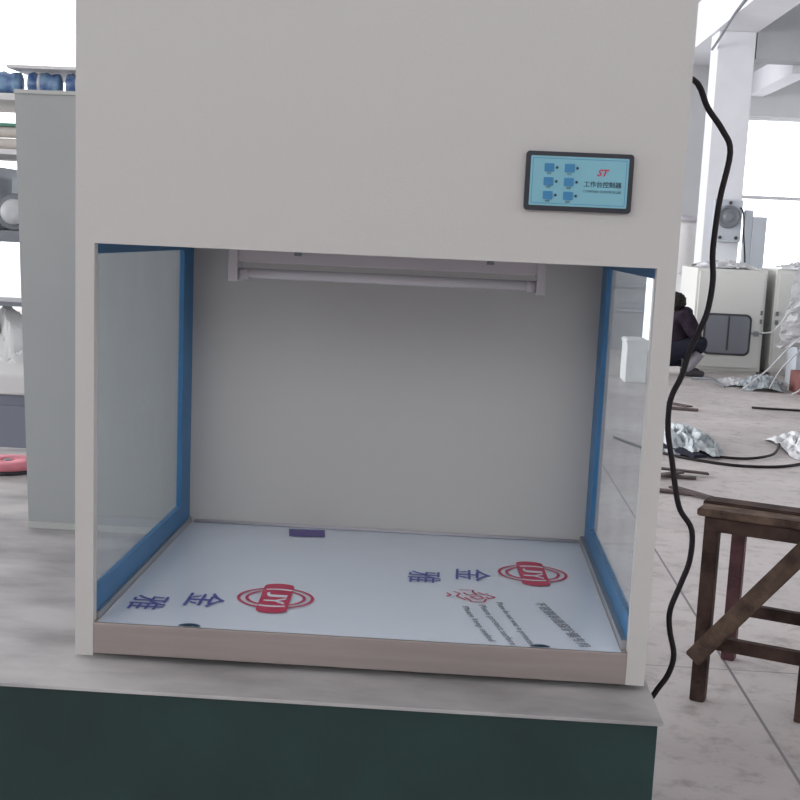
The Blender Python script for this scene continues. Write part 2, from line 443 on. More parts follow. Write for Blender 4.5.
# red quality mark drawn in strokes
bm = bmesh.new()
def stroke(bm, pts, w):
    for (ax, ay), (bx_, by) in zip(pts, pts[1:]):
        a, b = Vector((ax, ay, zt)), Vector((bx_, by, zt)); d = (b - a).normalized(); s = Vector((-d.y, d.x, 0)) * w / 2
        bm.faces.new([bm.verts.new(p) for p in (a - s, b - s, b + s, a + s)])
q = (.178, .254)
for pts in ([(-.042, -.010), (-.034, .0), (-.042, .012)], [(-.030, .022), (-.018, .012), (-.024, -.006), (-.008, -.026)],
            [(-.020, .034), (.006, .036), (.004, .022)], [(-.012, .018), (-.004, .004), (.012, .012), (.004, .026)],
            [(-.010, -.010), (-.002, -.022), (.002, -.034)], [(.0, -.006), (.012, -.018), (.024, -.010), (.016, .004), (.0, -.006)],
            [(.014, .026), (.024, .012), (.032, .02)], [(.002, -.034), (.024, -.032), (.028, -.014)], [(.030, .012), (.044, .0), (.034, -.012), (.028, -.002)]):
    stroke(bm, [(q[0] + a, q[1] + b) for a, b in pts], .0035)
part('quality_mark', bm, 'redink', film, 'small red outline mark')
bm = bmesh.new()
for (x0, y0), (x1, y1), s, sz in ((( .222, .226), (.270, .004), 'Please do not wear in protective', .0165), ((.192, .205), (.240, .004), 'Please protect surface', .0165), ((.163, .190), (.206, .016), 'Please keep sealed', .0165)):
    d = Vector((x1 - x0, y1 - y0, 0)); L_ = d.length; d.normalize(); u = Vector((-d.y, d.x, 0))
    t = bmesh.new(); text_into(t, s, sz, Matrix.Identity(4)); w = max(v.co.x for v in t.verts)
    t.free(); text_into(bm, s, sz, frame4((x0, y0, zt), d, u), sx=L_ / w)
part('small_print', bm, 'greyink', film)
bm = bmesh.new()
d = Vector((.060, -.222, 0)); L_ = d.length; d.normalize(); u = Vector((-d.y, d.x, 0))
t = bmesh.new(); text_into(t, '不锈钢表面保护膜专用', .022, Matrix.Identity(4)); w = max(v.co.x for v in t.verts); t.free()
text_into(bm, '不锈钢表面保护膜专用', .022, frame4((.290, .236, zt), d, u), sx=L_ / w)
part('small_print', bm, 'greyink', film)
bm = bmesh.new()
vs = [bm.verts.new((x, y, zt)) for x, y in ((-.203, .664), (-.128, .672), (-.120, .613), (-.194, .605))]
bm.faces.new(vs); part('purple_sticker', bm, 'purple', film, 'purple rectangular sticker')
bm = bmesh.new()
for cx_, w, h in ((-.268, .018, .014), (.286, .016, .012)):
    ps = [(cx_ + w * math.cos(a), .0035 + max(0, h * math.sin(a)), zt) for a in (math.pi * k / 8 for k in range(9))]
    bm = bmesh.new(); bm.faces.new([bm.verts.new(p) for p in ps]); part('scuff_mark', bm, 'ink', film)

# side glazing
for s in (-1, 1):
    fr = bmesh.new()
    a, b = sorted((s * WS, s * .4315))
    zb = ZB + (.012 if s < 0 else .015)
    bx(fr, a, .018, zb, b, DB, ZB + .052)          # bottom rail
    bx(fr, a, DB - .085, ZB + .052, b, DB, ZH - .016)  # rear rail
    bx(fr, a, .018, ZH - .016, b, DB, ZH + .03)      # top rail
    bx(fr, a + .004 * (s > 0), .018, ZB + .052, b - .004 * (s < 0), .021, ZH - .016)
    # outer leg of the rail, on the far face of the pane
    g = part('side_frame', fr, 'blue', cb, 'blue painted trim round the side pane')
    bm = bmesh.new(); bx(bm, s * .4275 - .002, .022, ZB + .052, s * .4275 + .002, DB - .085, ZH - .016)
    part('glass_pane', bm, 'glass', g, 'clear side glass with pale smears')
# ceiling lamp inside
lz = ZH
lamp = bmesh.new(); ly = .235
bx(lamp, -.255, ly - .028, lz - .024, .272, ly + .03, lz + .005, bev=.002)
lamp_o = part('lamp_batten', lamp, 'white', cb, 'white batten of the fluorescent lamp')
for x0, x1 in ((-.255, -.240), (.258, .272)):
    bm = bmesh.new(); bx(bm, x0, ly - .036, lz - .056, x1, ly + .02, lz + .002, bev=.0015); part('lamp_end_bracket', bm, 'white', lamp_o)
bm = bmesh.new(); tube(bm, [(-.240, ly - .018, lz - .042), (.258, ly - .018, lz - .042)], .0085, 14); part('lamp_tube', bm, 'tube', lamp_o)
for x0, x1 in ((-.239, -.224), (.242, .257)):
    bm = bmesh.new(); tube(bm, [(x0, ly - .018, lz - .043), (x1, ly - .018, lz - .043)], .0098, 14); part('lamp_socket', bm, 'white', lamp_o)
for x in (-.14, .18):
    bm = bmesh.new(); bx(bm, x - .006, ly - .032, lz - .010, x + .006, ly - .028, lz + .002); part('lamp_screw', bm, 'cast', lamp_o)
# control panel
def rrect(x0, x1, z0, z1, r, y, n=5):
    out = []
    for cx_, cz_, a0 in ((x1 - r, z1 - r, 0), (x0 + r, z1 - r, 90), (x0 + r, z0 + r, 180), (x1 - r, z0 + r, 270)):
        for k in range(n + 1):
            a = math.radians(a0 + 90 * k / n); out.append((cx_ + r * math.cos(a), y, cz_ + r * math.sin(a)))
    return out
def slab(bm, loop, dy):
    A = [bm.verts.new(p) for p in loop]; Bv = [bm.verts.new((p[0], p[1] + dy, p[2])) for p in loop]
    bm.faces.new(A); bm.faces.new(Bv[::-1])
    n = len(A)
    for k in range(n): bm.faces.new((A[k], A[(k + 1) % n], Bv[(k + 1) % n], Bv[k]))
bm = bmesh.new(); slab(bm, rrect(.2185, .3745, 1.4825, 1.567, .005, -.009), .009)
cp = part('control_panel', bm, 'bezel', cb, 'black framed control panel')
bm = bmesh.new(); slab(bm, rrect(.2255, .3675, 1.4895, 1.5605, .0015, -.0102), .0014)
mb = part('membrane', bm, 'membrane', cp, 'light blue membrane face')
bm = bmesh.new(); yy = -.0104
x0, x1, z0, z1, t_ = .2285, .3645, 1.4925, 1.5575, .0007
for q_ in ((x0, x1, z0, z0 + t_), (x0, x1, z1 - t_, z1), (x0, x0 + t_, z0, z1), (x1 - t_, x1, z0, z1)):
    slab(bm, [(q_[0], yy, q_[2]), (q_[1], yy, q_[2]), (q_[1], yy, q_[3]), (q_[0], yy, q_[3])], .0002)
part('border_line', bm, 'button', mb)
names = (('电源', '风机'), ('照明', '杀菌'), ('快慢', '备用'))
for j in range(3):
    for i in range(2):
        cx_ = .2525 + i * .0295; cz_ = 1.5440 - j * .0198
        bm = bmesh.new(); slab(bm, rrect(cx_ - .0070, cx_ + .0070, cz_ - .0058, cz_ + .0058, .001, -.0114), .0012)
        part('button', bm, 'button', mb, 'dark blue push button')
        bm = bmesh.new(); lathe(bm, [(.0019, 0), (.0019, .0012), (.001, .0018)], (cx_ + .0112, -.0102, cz_ + .0004), 'Y', 12)
        part('indicator', bm, 'ink', mb, 'small black indicator lamp')
        bm = bmesh.new(); text_into(bm, names[j][i], .0034, frame4((cx_, -.0106, cz_ - .0098), (1, 0, 0), (0, 0, 1)), align='CENTER'); part('button_caption', bm, 'ink', mb)
bm = bmesh.new(); text_into(bm, 'ST', .0135, frame4((.3290, -.0106, 1.5345), (1, 0, 0), (0, 0, 1)), shear=.35, bold=.0004, align='CENTER')
part('panel_logo', bm, 'redink', mb)
bm = bmesh.new(); text_into(bm, '工作台控制器', .0092, frame4((.3310, -.0106, 1.5190), (1, 0, 0), (0, 0, 1)), align='CENTER', bold=.0001)
text_into(bm, 'COMPTAO CONTROLLER', .0048, frame4((.3305, -.0106, 1.5105), (1, 0, 0), (0, 0, 1)), align='CENTER')
part('panel_lettering', bm, 'ink', mb)

# ------------------------------------------------------------------ power cord
c = [(.4555, .62, 1.74), (.460, .40, 1.73), (0.476, 0.14, 1.695), (0.498, 0.12, 1.651), (0.523, 0.12, 1.619), (0.538, 0.12, 1.586), (0.528, 0.12, 1.513), (0.524, 0.12, 1.436), (0.528, 0.12, 1.389), (0.524, 0.12, 1.342), (0.514, 0.12, 1.31), (0.501, 0.12, 1.277), (0.492, 0.12, 1.237), (0.477, 0.12, 1.196), (0.477, 0.12, 1.147), (0.487, 0.12, 1.099), (0.497, 0.12, 1.05), (0.507, 0.12, 1.017), (0.528, 0.12, 0.985), (0.529, 0.12, 0.935), (0.517, 0.12, 0.892), (0.504, 0.12, 0.849), (0.506, 0.12, 0.814), (0.516, 0.12, 0.772), (0.509, 0.12, 0.737), (0.490, 0.12, 0.704), (.474, .12, .66), (.480, .13, .5), (.50, .16, .25), (.50, .22, .05), (.46, .32, .008), (.3, .5, .008), (.0, .55, .008), (-.2, .7, .008)]
bm = bmesh.new(); tube(bm, smooth_path(c, 5), .0047, 10)
tag(obj('power_cord', bm, 'cord'), 'black power cord hanging in waves down the right side of the bench', 'cord')

# ------------------------------------------------------------------ things on the table
gp = thing('sheet_metal_cabinet', 'plain grey sheet metal cabinet standing on the table behind the left of the bench', 'cabinet', (-.3, .9, T))
bm = bmesh.new()
vs = bx(bm, -.812, .80, T + .012, .25, 1.10, 1.706)
for v in vs:
    if v.co.x < 0: v.co.x += -.026 * (v.co.z - T) / .956
part('cabinet_body', bm, 'greysheet', gp)
bm = bmesh.new(); bx(bm, -.811, .794, T, .25, 1.10, T + .014); part('bottom_flange', bm, 'flange', gp, 'paler bottom flange')
bm = bmesh.new(); bx(bm, -.838, .796, 1.70, .25, 1.10, 1.708); part('top_flange', bm, 'flange', gp)

gd = thing('grinding_disc', 'pink round abrasive disc lying on the far left of the table', 'disc', (-1.085, 1.40, T))
bm = bmesh.new(); lathe(bm, [(.085, .012), (.088, .016), (.086, .028), (.020, .030), (.018, .022)], (-1.085, 1.40, T), n=40); part('abrasive_face', bm, 'pinkdisc', gd)
bm = bmesh.new(); lathe(bm, [(.080, 0), (.084, .003), (.083, .012)], (-1.085, 1.40, T), n=40); part('backing_pad', bm, 'blackfoam', gd, 'dark backing pad')
bm = bmesh.new(); lathe(bm, [(.010, .024), (.010, .031)], (-1.085, 1.40, T), n=16); part('arbor_nut', bm, 'cast', gd)

# ------------------------------------------------------------------ stool
st = thing('wooden_stool', 'rough dark wooden stool with a diagonal brace nailed across its legs', 'stool', (1.18, 2.06, 0))
P0 = Vector((.968, 1.945, 0)); e1 = Vector((.91, -.41, 0)).normalized(); e2 = Vector((.41, .91, 0)).normalized()
Ls, Ds, HT = .325, .455, .60
def lp(u, v, z): return P0 + e1 * u + e2 * v + Vector((0, 0, z))
for u, v, m_ in ((0, 0, 'wood'), (Ls, 0, 'wood'), (0, Ds, 'redwood'), (Ls, Ds, 'redwood')):
    bm = bmesh.new(); bar(bm, lp(u, v, 0), lp(u, v, HT + .01 if v == 0 else .557), .046, .046, up=e2, bev=.003); part('leg', bm, m_, st)
bm = bmesh.new(); bar(bm, lp(-.045, .005, .6225), lp(Ls + .045, .005, .6225), .09, .025, bev=.004)
part('seat_board', bm, 'woodlight', st, 'worn splintered front seat board')
bm = bmesh.new(); bar(bm, lp(-.050, .105, .628), lp(Ls + .045, .105, .628), .085, .026, bev=.004); part('seat_board', bm, 'wood', st)
bm = bmesh.new(); bar(bm, lp(-.02, -.005, .587), lp(Ls + .02, -.005, .587), .054, .046, bev=.003); part('apron_rail', bm, 'wood', st)
bm = bmesh.new(); bar(bm, lp(0, Ds, .540), lp(Ls, Ds, .540), .03, .03); part('apron_rail', bm, 'wood', st)
for u in (0, Ls):
    bm = bmesh.new(); bar(bm, lp(u, 0.02, .575), lp(u, Ds - .02, .543), .03, .03); part('apron_rail', bm, 'wood', st)
for v, z in ((0.0, .200), (Ds, .190)):
    bm = bmesh.new(); bar(bm, lp(.02, v, z), lp(Ls - .02, v, z), .026, .042); part('stretcher', bm, 'wood', st)
bm = bmesh.new(); bar(bm, lp(Ls, .02, .23), lp(Ls, Ds - .02, .23), .026, .040); part('stretcher', bm, 'wood', st)
bm = bmesh.new(); bar(bm, lp(-.020, -.038, .145), lp(Ls + .02, -.038, .625), .026, .058, bev=.004)
part('diagonal_brace', bm, 'woodlight', st, 'paler rough diagonal brace')

# ------------------------------------------------------------------ crumpled sheets, scraps and cables on the floor
def crumple(name, cx_, cy_, w, d, h, m, seed, label, cat, group=None, z0=0, rot=0, res=26, sharp=6, parent=None):
    bm = bmesh.new(); g = []
    for j in range(res + 1):
        row = []
        for i in range(res + 1):
            u, v = i / res * 2 - 1, j / res * 2 - 1
            r = min(1, math.hypot(u, v) / 1.25); edge = max(0, 1 - r ** 2.2)
            p = Vector((u * sharp * .5 + seed, v * sharp * .5, seed * 1.7))
            n_ = abs(noise.noise(p)) * 1.5 + .5 * abs(noise.noise(p * 2.3))
            jx = noise.noise(p * .8 + Vector((9, 0, 0))) * .22; jy = noise.noise(p * .8 + Vector((0, 9, 0))) * .22
            x, y = (u + jx) * w / 2, (v + jy) * d / 2
            row.append(bm.verts.new((cx_ + x * math.cos(rot) - y * math.sin(rot), cy_ + x * math.sin(rot) + y * math.cos(rot), z0 + .004 + h * edge * min(1, .25 + n_))))
        g.append(row)
    for j in range(res):
        for i in range(res): bm.faces.new((g[j][i], g[j][i + 1], g[j + 1][i + 1], g[j + 1][i]))
    o = obj(name, bm, m, parent)
    sm = o.modifiers.new('thick', 'SOLIDIFY'); sm.thickness = .004; sm.offset = 1
    if label: tag(o, label, cat, group)
    return o
crumple('plastic_sheet', 1.86, 7.15, .40, 1.2, .12, 'bluegreen', 3.1, 'crumpled bluish clear plastic sheet on the floor just right of the bench post', 'plastic sheet')
crumple('plastic_sheet', 2.80, 7.1, .50, .9, .12, 'plastic', 8.3, 'crumpled white plastic sheet on the floor above the stool at the right edge', 'plastic sheet')
bm = bmesh.new(); bar(bm, (1.62, 6.95, .03), (1.84, 6.42, .03), .10, .02); tag(obj('dark_offcut', bm, 'trousers'), 'dark strip of board leaning in the bluish plastic sheet', 'offcut')
bm = bmesh.new(); tube(bm, smooth_path([(1.99, 6.50, .02), (2.2, 6.55, .012), (2.42, 6.75, .02), (2.62, 7.35, .02)], 5), .010, 8)
tag(obj('metal_rod', bm, 'cord'), 'thin dark rod on the floor linking the two crumpled plastic sheets', 'rod')
bm = bmesh.new(); tube(bm, smooth_path([(1.35, 7.2, .01), (1.54, 6.72, .01), (1.83, 6.38, .01), (2.15, 6.25, .01), (2.53, 6.45, .01), (3.3, 7.4, .01)], 6), .010, 8)
tag(obj('floor_cable', bm, 'cord'), 'long thin black cable curving across the floor in front of the plastic sheets', 'cable')
bm = bmesh.new(); tube(bm, smooth_path([(2.88, 9.35, .012), (3.05, 9.25, .02), (3.45, 9.30, .012)], 5), .011, 8)
tag(obj('metal_rod', bm, 'cord'), 'short dark rod on the bare floor towards the right-hand cabinets', 'rod')
def scrap(pts, w, label, m='brown'):
    bm = bmesh.new()
    for a, b in pts: bar(bm, a, b, w, .012)
    return tag(obj('scrap_strip', bm, m), label, 'scrap')
scrap([((1.38, 5.78, .012), (1.68, 5.72, .012)), ((1.42, 5.66, .026), (1.60, 5.80, .03)), ((1.45, 5.85, .04), (1.78, 5.85, .02))], .05, 'flat dark scrap strips on the floor, upper pair beside the bench post')
scrap([((1.30, 5.30, .012), (1.58, 5.22, .012)), ((1.46, 5.33, .026), (1.70, 5.05, .012))], .06, 'long pointed brown scrap strip on the floor beside the bench post')
scrap([((1.98, 9.05, .012), (2.32, 9.0, .012)), ((2.02, 9.35, .03), (2.25, 9.05, .03))], .09, 'dark splintered scrap on the floor below the crouching person')
crumple('plastic_sheet', 3.16, 11.35, .34, .5, .07, 'plastic', 5.2, 'pale crumpled wrapping in front of the cabinet with the window', 'plastic sheet')
bm = bmesh.new(); tube(bm, smooth_path([(2.75, 11.6, .02), (2.9, 11.3, .05), (2.93, 11.1, .03), (2.96, 10.9, .02)], 5), .014, 8)
tag(obj('metal_rod', bm, 'cast'), 'thin bent dark rod by the shoe of the crouching person', 'rod')

# ------------------------------------------------------------------ cabinets at the far right
def passbox(x0, x1, y0, y1, h, label, win):
    t = thing('pass_box', label, 'cabinet', ((x0 + x1) / 2, (y0 + y1) / 2, 0))
    bm = bmesh.new(); bx(bm, x0, y0, .03, x1, y1, h, bev=.01); bx(bm, x0 + .03, y0 + .03, 0, x1 - .03, y1 - .03, .03); part('cabinet_body', bm, 'cabinet', t)
    bm = bmesh.new(); bx(bm, x0 + .03, y0 - .025, .07, x1 - .03, y0, h - .04, bev=.006); dr = part('door', bm, 'cabinet', t)
    if win:
        a, b, c0, c1 = win
        bm = bmesh.new(); slab(bm, rrect(a, b, c0, c1, .07, y0 - .035), .012); gs = part('window_gasket', bm, 'gasket', dr, 'black rubber window gasket')
        bm = bmesh.new(); slab(bm, rrect(a + .025, b - .025, c0 + .025, c1 - .025, .055, y0 - .039), .006); part('window_glass', bm, 'darkglass', dr, 'dark glass')
        bm = bmesh.new(); slab(bm, rrect((a + b) / 2, (a + b) / 2 + .02, c0 + .06, c1 - .03, .004, y0 - .045), .006); part('window_bar', bm, 'gasket', dr)
    return t, dr
t, dr = passbox(2.885, 3.70, 12.5, 13.5, 1.215, 'white cabinet with a black rounded window in its door, behind the crouching person', (3.005, 3.555, .215, .70))
bm = bmesh.new(); bx(bm, 3.585, 12.44, .455, 3.64, 12.475, .51, bev=.006); bx(bm, 3.555, 12.43, .475, 3.68, 12.445, .495); part('latch', bm, 'chrome', dr)
for z in (.60, .70):
    bm = bmesh.new(); bx(bm, 3.645, 12.455, z, 3.668, 12.478, z + .05); part('hinge', bm, 'cast', dr)
t, dr = passbox(3.80, 4.55, 12.5, 13.4, 1.235, 'plain white cabinet at the right edge, standing right of the windowed one', None)
for z in (.60, .70):
    bm = bmesh.new(); bx(bm, 3.82, 12.45, z, 3.85, 12.478, z + .05); part('hinge', bm, 'cast', dr)
crumple('plastic_sheet', 3.28, 12.95, .66, .9, .09, 'plastic', 1.4, 'white crumpled plastic lying on top of the windowed cabinet', 'plastic sheet', z0=1.215)
crumple('plastic_sheet', 4.2, 12.9, .6, .8, .09, 'plastic', 6.4, 'white crumpled plastic lying on top of the plain right cabinet', 'plastic sheet', z0=1.235)
# machine with dial fixed on the column, locker behind
dm = thing('dial_machine', 'grey plate with a round dial and four bolts on the white column', 'machine', (3.48, 13.95, 1.8))
bm = bmesh.new(); bx(bm, 3.30, 13.90, 1.53, 3.66, 14.0, 2.06, bev=.01); part('mounting_plate', bm, 'machine', dm)
bm = bmesh.new(); lathe(bm, [(.145, 0), (.145, .03), (.115, .045), (.11, .03), (.07, .03), (.05, .06), (.03, .06)], (3.487, 13.90, 1.845), 'Y', 36); part('dial', bm, 'cast', dm, 'dark ringed dial')
for x, z in ((3.34, 1.90), (3.50, 2.02), (3.40, 1.585), (3.60, 1.585)):
    bm = bmesh.new(); lathe(bm, [(.022, 0), (.022, .02), (.012, .03)], (x, 13.90, z), 'Y', 12); part('bolt', bm, 'gasket', dm)
bm = bmesh.new(); tube(bm, smooth_path([(3.62, 13.92, 1.97), (3.66, 13.86, 1.9), (3.69, 13.85, 1.6), (3.73, 13.84, 1.25), (3.73, 13.8, .6)], 5), .010, 6); part('wire', bm, 'cord', dm)
lk = thing('metal_locker', 'grey-blue stepped metal locker standing just right of the white column', 'locker', (3.85, 14.1, 0))
bm = bmesh.new(); bx(bm, 3.70, 13.9, 0, 3.80, 14.0, 1.94, bev=.006); part('side_panel', bm, 'machine', lk)
bm = bmesh.new(); bx(bm, 3.80, 13.88, 0, 3.97, 14.0, 1.86, bev=.006); part('cabinet_body', bm, 'machine', lk)
# drum on a stand left of the column
dt = thing('storage_drum', 'pale drum with a domed lid seen between bench and white column', 'drum', (3.10, 14.9, 0))
bm = bmesh.new(); lathe(bm, [(.24, 1.08), (.25, 1.10), (.25, 1.74), (.24, 1.78)], (3.06, 14.9, 0), n=32); part('drum_body', bm, 'pale', dt)
bm = bmesh.new(); lathe(bm, [(.255, 1.78), (.24, 1.83), (.1, 1.87)], (3.06, 14.9, 0), n=32); part('lid', bm, 'white', dt)
bm = bmesh.new(); bx(bm, 2.80, 14.6, 0, 3.32, 15.15, 1.08); part('stand', bm, 'sack', dt)
# small box seen through the right pane
bm = bmesh.new(); bx(bm, 1.93, 11.0, 0, 2.15, 11.4, .46, bev=.01); bx(bm, 1.92, 10.99, .42, 2.16, 11.41, .45)
tag(obj('carton', bm, 'sack'), 'pale carton on the floor seen through the right side glass', 'box')
# wrapped pile at the right edge
crt = box('wooden_crate', 'box', (3.66, 10.62, 0, 4.4, 11.05, .22), bev=.01)
tag(crt, 'reddish brown crate on the floor at the right edge under the wrapping', 'crate')
wp = thing('wrapped_panel_stack', 'tall stack of panels under torn white plastic wrapping at the right edge', 'stack', (4.1, 11.5, 0))
bm = bmesh.new()
for k in range(4): bx(bm, 3.78 + .02 * k, 11.3 + .16 * k, 0, 4.9, 11.42 + .16 * k, .95 + .06 * k)
part('panel_core', bm, 'machine', wp)
bm = bmesh.new(); res = 26; g = []
for j in range(res + 1):
    row = []
    for i in range(res + 1):
        u, v = i / res, j / res
        z = .45 + .85 * v + .10 * noise.noise(Vector((u * 5, v * 3, 1)))
        x = 3.60 + 1.2 * u + .10 * (1 - v) * noise.noise(Vector((u * 3, v * 6, 4))) - .08 * (1 - v) + .10 * (v)
        y = 11.26 - .14 * abs(noise.noise(Vector((u * 9, v * 7, 2)))) - .05 * (1 - v)
        row.append(bm.verts.new((x, y, z)))
    g.append(row)
for j in range(res):
    for i in range(res): bm.faces.new((g[j][i], g[j][i + 1], g[j + 1][i + 1], g[j + 1][i]))
o = part('plastic_wrapping', bm, 'plastic', wp, 'torn white plastic wrapping'); o.modifiers.new('t', 'SOLIDIFY').thickness = .006
strips = [[(3.70, 11.15, .95), (3.55, 11.0, .78), (3.42, 10.95, .62), (3.30, 10.9, .60)],
          [(3.80, 11.10, .62), (3.55, 10.95, .40), (3.35, 10.8, .22), (3.10, 10.7, .03)],
          [(3.85, 11.05, .70), (3.70, 10.9, .45), (3.50, 10.8, .25), (3.38, 10.75, .04)],
          [(3.90, 11.0, .55), (3.75, 10.8, .32), (3.66, 10.55, .10), (3.55, 10.5, .02)]]
for s_ in strips:
    bm = bmesh.new(); tube(bm, smooth_path(s_, 5), .008, 5); part('torn_strip', bm, 'plastic', wp)
crumple('plastic_sheet', 3.36, 10.95, .45, .4, .16, 'bluegreen', 12.7, 'grey crumpled wrapping heaped on the floor beside the reddish crate', 'plastic sheet', sharp=9)

# ------------------------------------------------------------------ crouching person
def skin(name, verts, edges, m, parent, root=0, sub=2):
    bm = bmesh.new(); lay = bm.verts.layers.skin.verify(); vs = []
    for k, (p, r) in enumerate(verts):
        v = bm.verts.new(p); rr = r if isinstance(r, tuple) else (r, r); v[lay].radius = rr; v[lay].use_root = (k == root); vs.append(v)
    for a, b in edges: bm.edges.new((vs[a], vs[b]))
    me = D.meshes.new(name); bm.to_mesh(me); bm.free(); me.materials.append(M[m])
    o = D.objects.new(name, me); COL.objects.link(o)
    sk = o.modifiers.new('Skin', 'SKIN'); sk.use_smooth_shade = True; sk.use_x_symmetry = False
    ss = o.modifiers.new('Sub', 'SUBSURF'); ss.levels = sub; ss.render_levels = sub
    if parent: o.parent = parent; o.matrix_parent_inverse = Matrix.Translation(-Vector(parent.location))
    return o
pr = thing('person', 'person in dark purple jacket and dark trousers crouching behind the right post of the bench', 'person', (2.62, 12.0, 0))
px0, py0 = 2.60, 12.0
def q3(x, y, z): return (px0 + x, py0 + y, z)
# joints: pelvis, waist, chest, neck, skull base, head, crown, then arms and legs; hunched, head sunk between the shoulders
V = [(q3(-.14, 0, .26), .13), (q3(-.06, 0, .38), .13), (q3(.02, 0, .56), .15), (q3(.0, 0, .71), .06), (q3(-.02, 0, .76), .07), (q3(-.015, 0, .82), .085), (q3(-.025, 0, .89), .05)]
E = [(0, 1), (1, 2), (2, 3), (3, 4), (4, 5), (5, 6)]
for s in (-1, 1):
    k = len(V)
    V += [(q3(.06, s * .18, .66), .06), (q3(.17, s * .22, .50), .045), (q3(.24, s * .08, .46), .032), (q3(.28, s * .05, .45), .022)]
    E += [(2, k), (k, k + 1), (k + 1, k + 2), (k + 2, k + 3)]
    k = len(V)
    V += [(q3(-.10, s * .10, .24), .09), (q3(.29, s * .15, .42), .06), (q3(.14, s * .13, .10), .036), (q3(.15, s * .13, .035), .03), (q3(.30, s * .14, .028), .022)]
    E += [(0, k), (k, k + 1), (k + 1, k + 2), (k + 2, k + 3), (k + 3, k + 4)]
skin('body', V, E, 'skin', pr)
V = [(q3(-.12, 0, .28), (.20, .20)), (q3(-.03, 0, .42), (.20, .21)), (q3(.06, 0, .58), (.20, .22)), (q3(.05, 0, .70), (.14, .14)), (q3(.02, 0, .77), (.10, .10))]
E = [(0, 1), (1, 2), (2, 3), (3, 4)]
for s in (-1, 1):
    k = len(V); V += [(q3(.07, s * .20, .68), .10), (q3(.17, s * .23, .50), .085), (q3(.24, s * .08, .46), .05)]; E += [(2, k), (k, k + 1), (k + 1, k + 2)]
skin('jacket', V, E, 'jacket', pr)
V = [(q3(-.14, 0, .26), .16)]; E = []
for s in (-1, 1):
    k = len(V); V += [(q3(-.08, s * .11, .27), .13), (q3(.12, s * .14, .33), .12), (q3(.30, s * .15, .42), .125), (q3(.25, s * .14, .25), .075)]; E += [(0, k), (k, k + 1), (k + 1, k + 2), (k + 2, k + 3)]
skin('trousers', V, E, 'trousers', pr)
for s in (-1, 1):
    bm = bmesh.new(); tube(bm, [q3(.255, s * .14, .28), q3(.19, s * .135, .17), q3(.13, s * .13, .07)], [.068, .060, .052], 14); part('sock', bm, 'sock', pr, 'grey lower trouser leg')
    skin('shoe', [(q3(.10, s * .13, .050), .05), (q3(.19, s * .135, .050), .05), (q3(.34, s * .14, .038), .038)], [(0, 1), (1, 2)], 'shoe', pr)
    for f in range(4):
        y_ = s * (.03 + .016 * f); L_ = (.055, .066, .062, .048)[f]
        skin('finger', [(q3(.27, y_, .455), .010), (q3(.27 + L_ * .6, y_, .44), .009), (q3(.27 + L_ * .85, y_, .41), .007)], [(0, 1), (1, 2)], 'skin', pr, sub=1)
    skin('thumb', [(q3(.25, s * .05, .47), .011), (q3(.275, s * .025, .46), .010), (q3(.29, s * .02, .445), .008)], [(0, 1), (1, 2)], 'skin', pr, sub=1)
hz = .82
bm = bmesh.new(); bmesh.ops.create_icosphere(bm, subdivisions=4, radius=1)
for v in bm.verts:
    n_ = noise.noise(v.co * 6) * .14 + noise.noise(v.co * 14) * .08
    v.co = Vector(q3(-.022 + v.co.x * .108 * (1 + n_), -.028 + v.co.y * .10 * (1 + n_), hz + .012 + v.co.z * .108 * (1 + n_)))
part('hair', bm, 'hair', pr)
bm = bmesh.new(); tube(bm, [q3(.065, 0, hz + .02), q3(.088, 0, hz - .015)], [.008, .014], 8); part('nose', bm, 'skin', pr)
for s in (-1, 1):
    bm = bmesh.new(); bmesh.ops.create_icosphere(bm, subdivisions=2, radius=.011, matrix=Matrix.Translation(q3(.062, s * .032, hz + .015))); part('eye', bm, 'shoe', pr)
    bm = bmesh.new(); bmesh.ops.create_icosphere(bm, subdivisions=2, radius=.02, matrix=Matrix.Translation(q3(-.03, s * .09, hz - .01))); part('ear', bm, 'skin', pr)
bm = bmesh.new(); bx(bm, px0 + .058, py0 - .022, hz - .045, px0 + .068, py0 + .022, hz - .039); part('mouth', bm, 'redwood', pr)
bm = bmesh.new(); bmesh.ops.create_icosphere(bm, subdivisions=3, radius=.09, matrix=Matrix.Translation(q3(-.015, 0, hz)) @ Matrix.Diagonal((.95, .82, 1.1, 1))); part('head', bm, 'skin', pr)

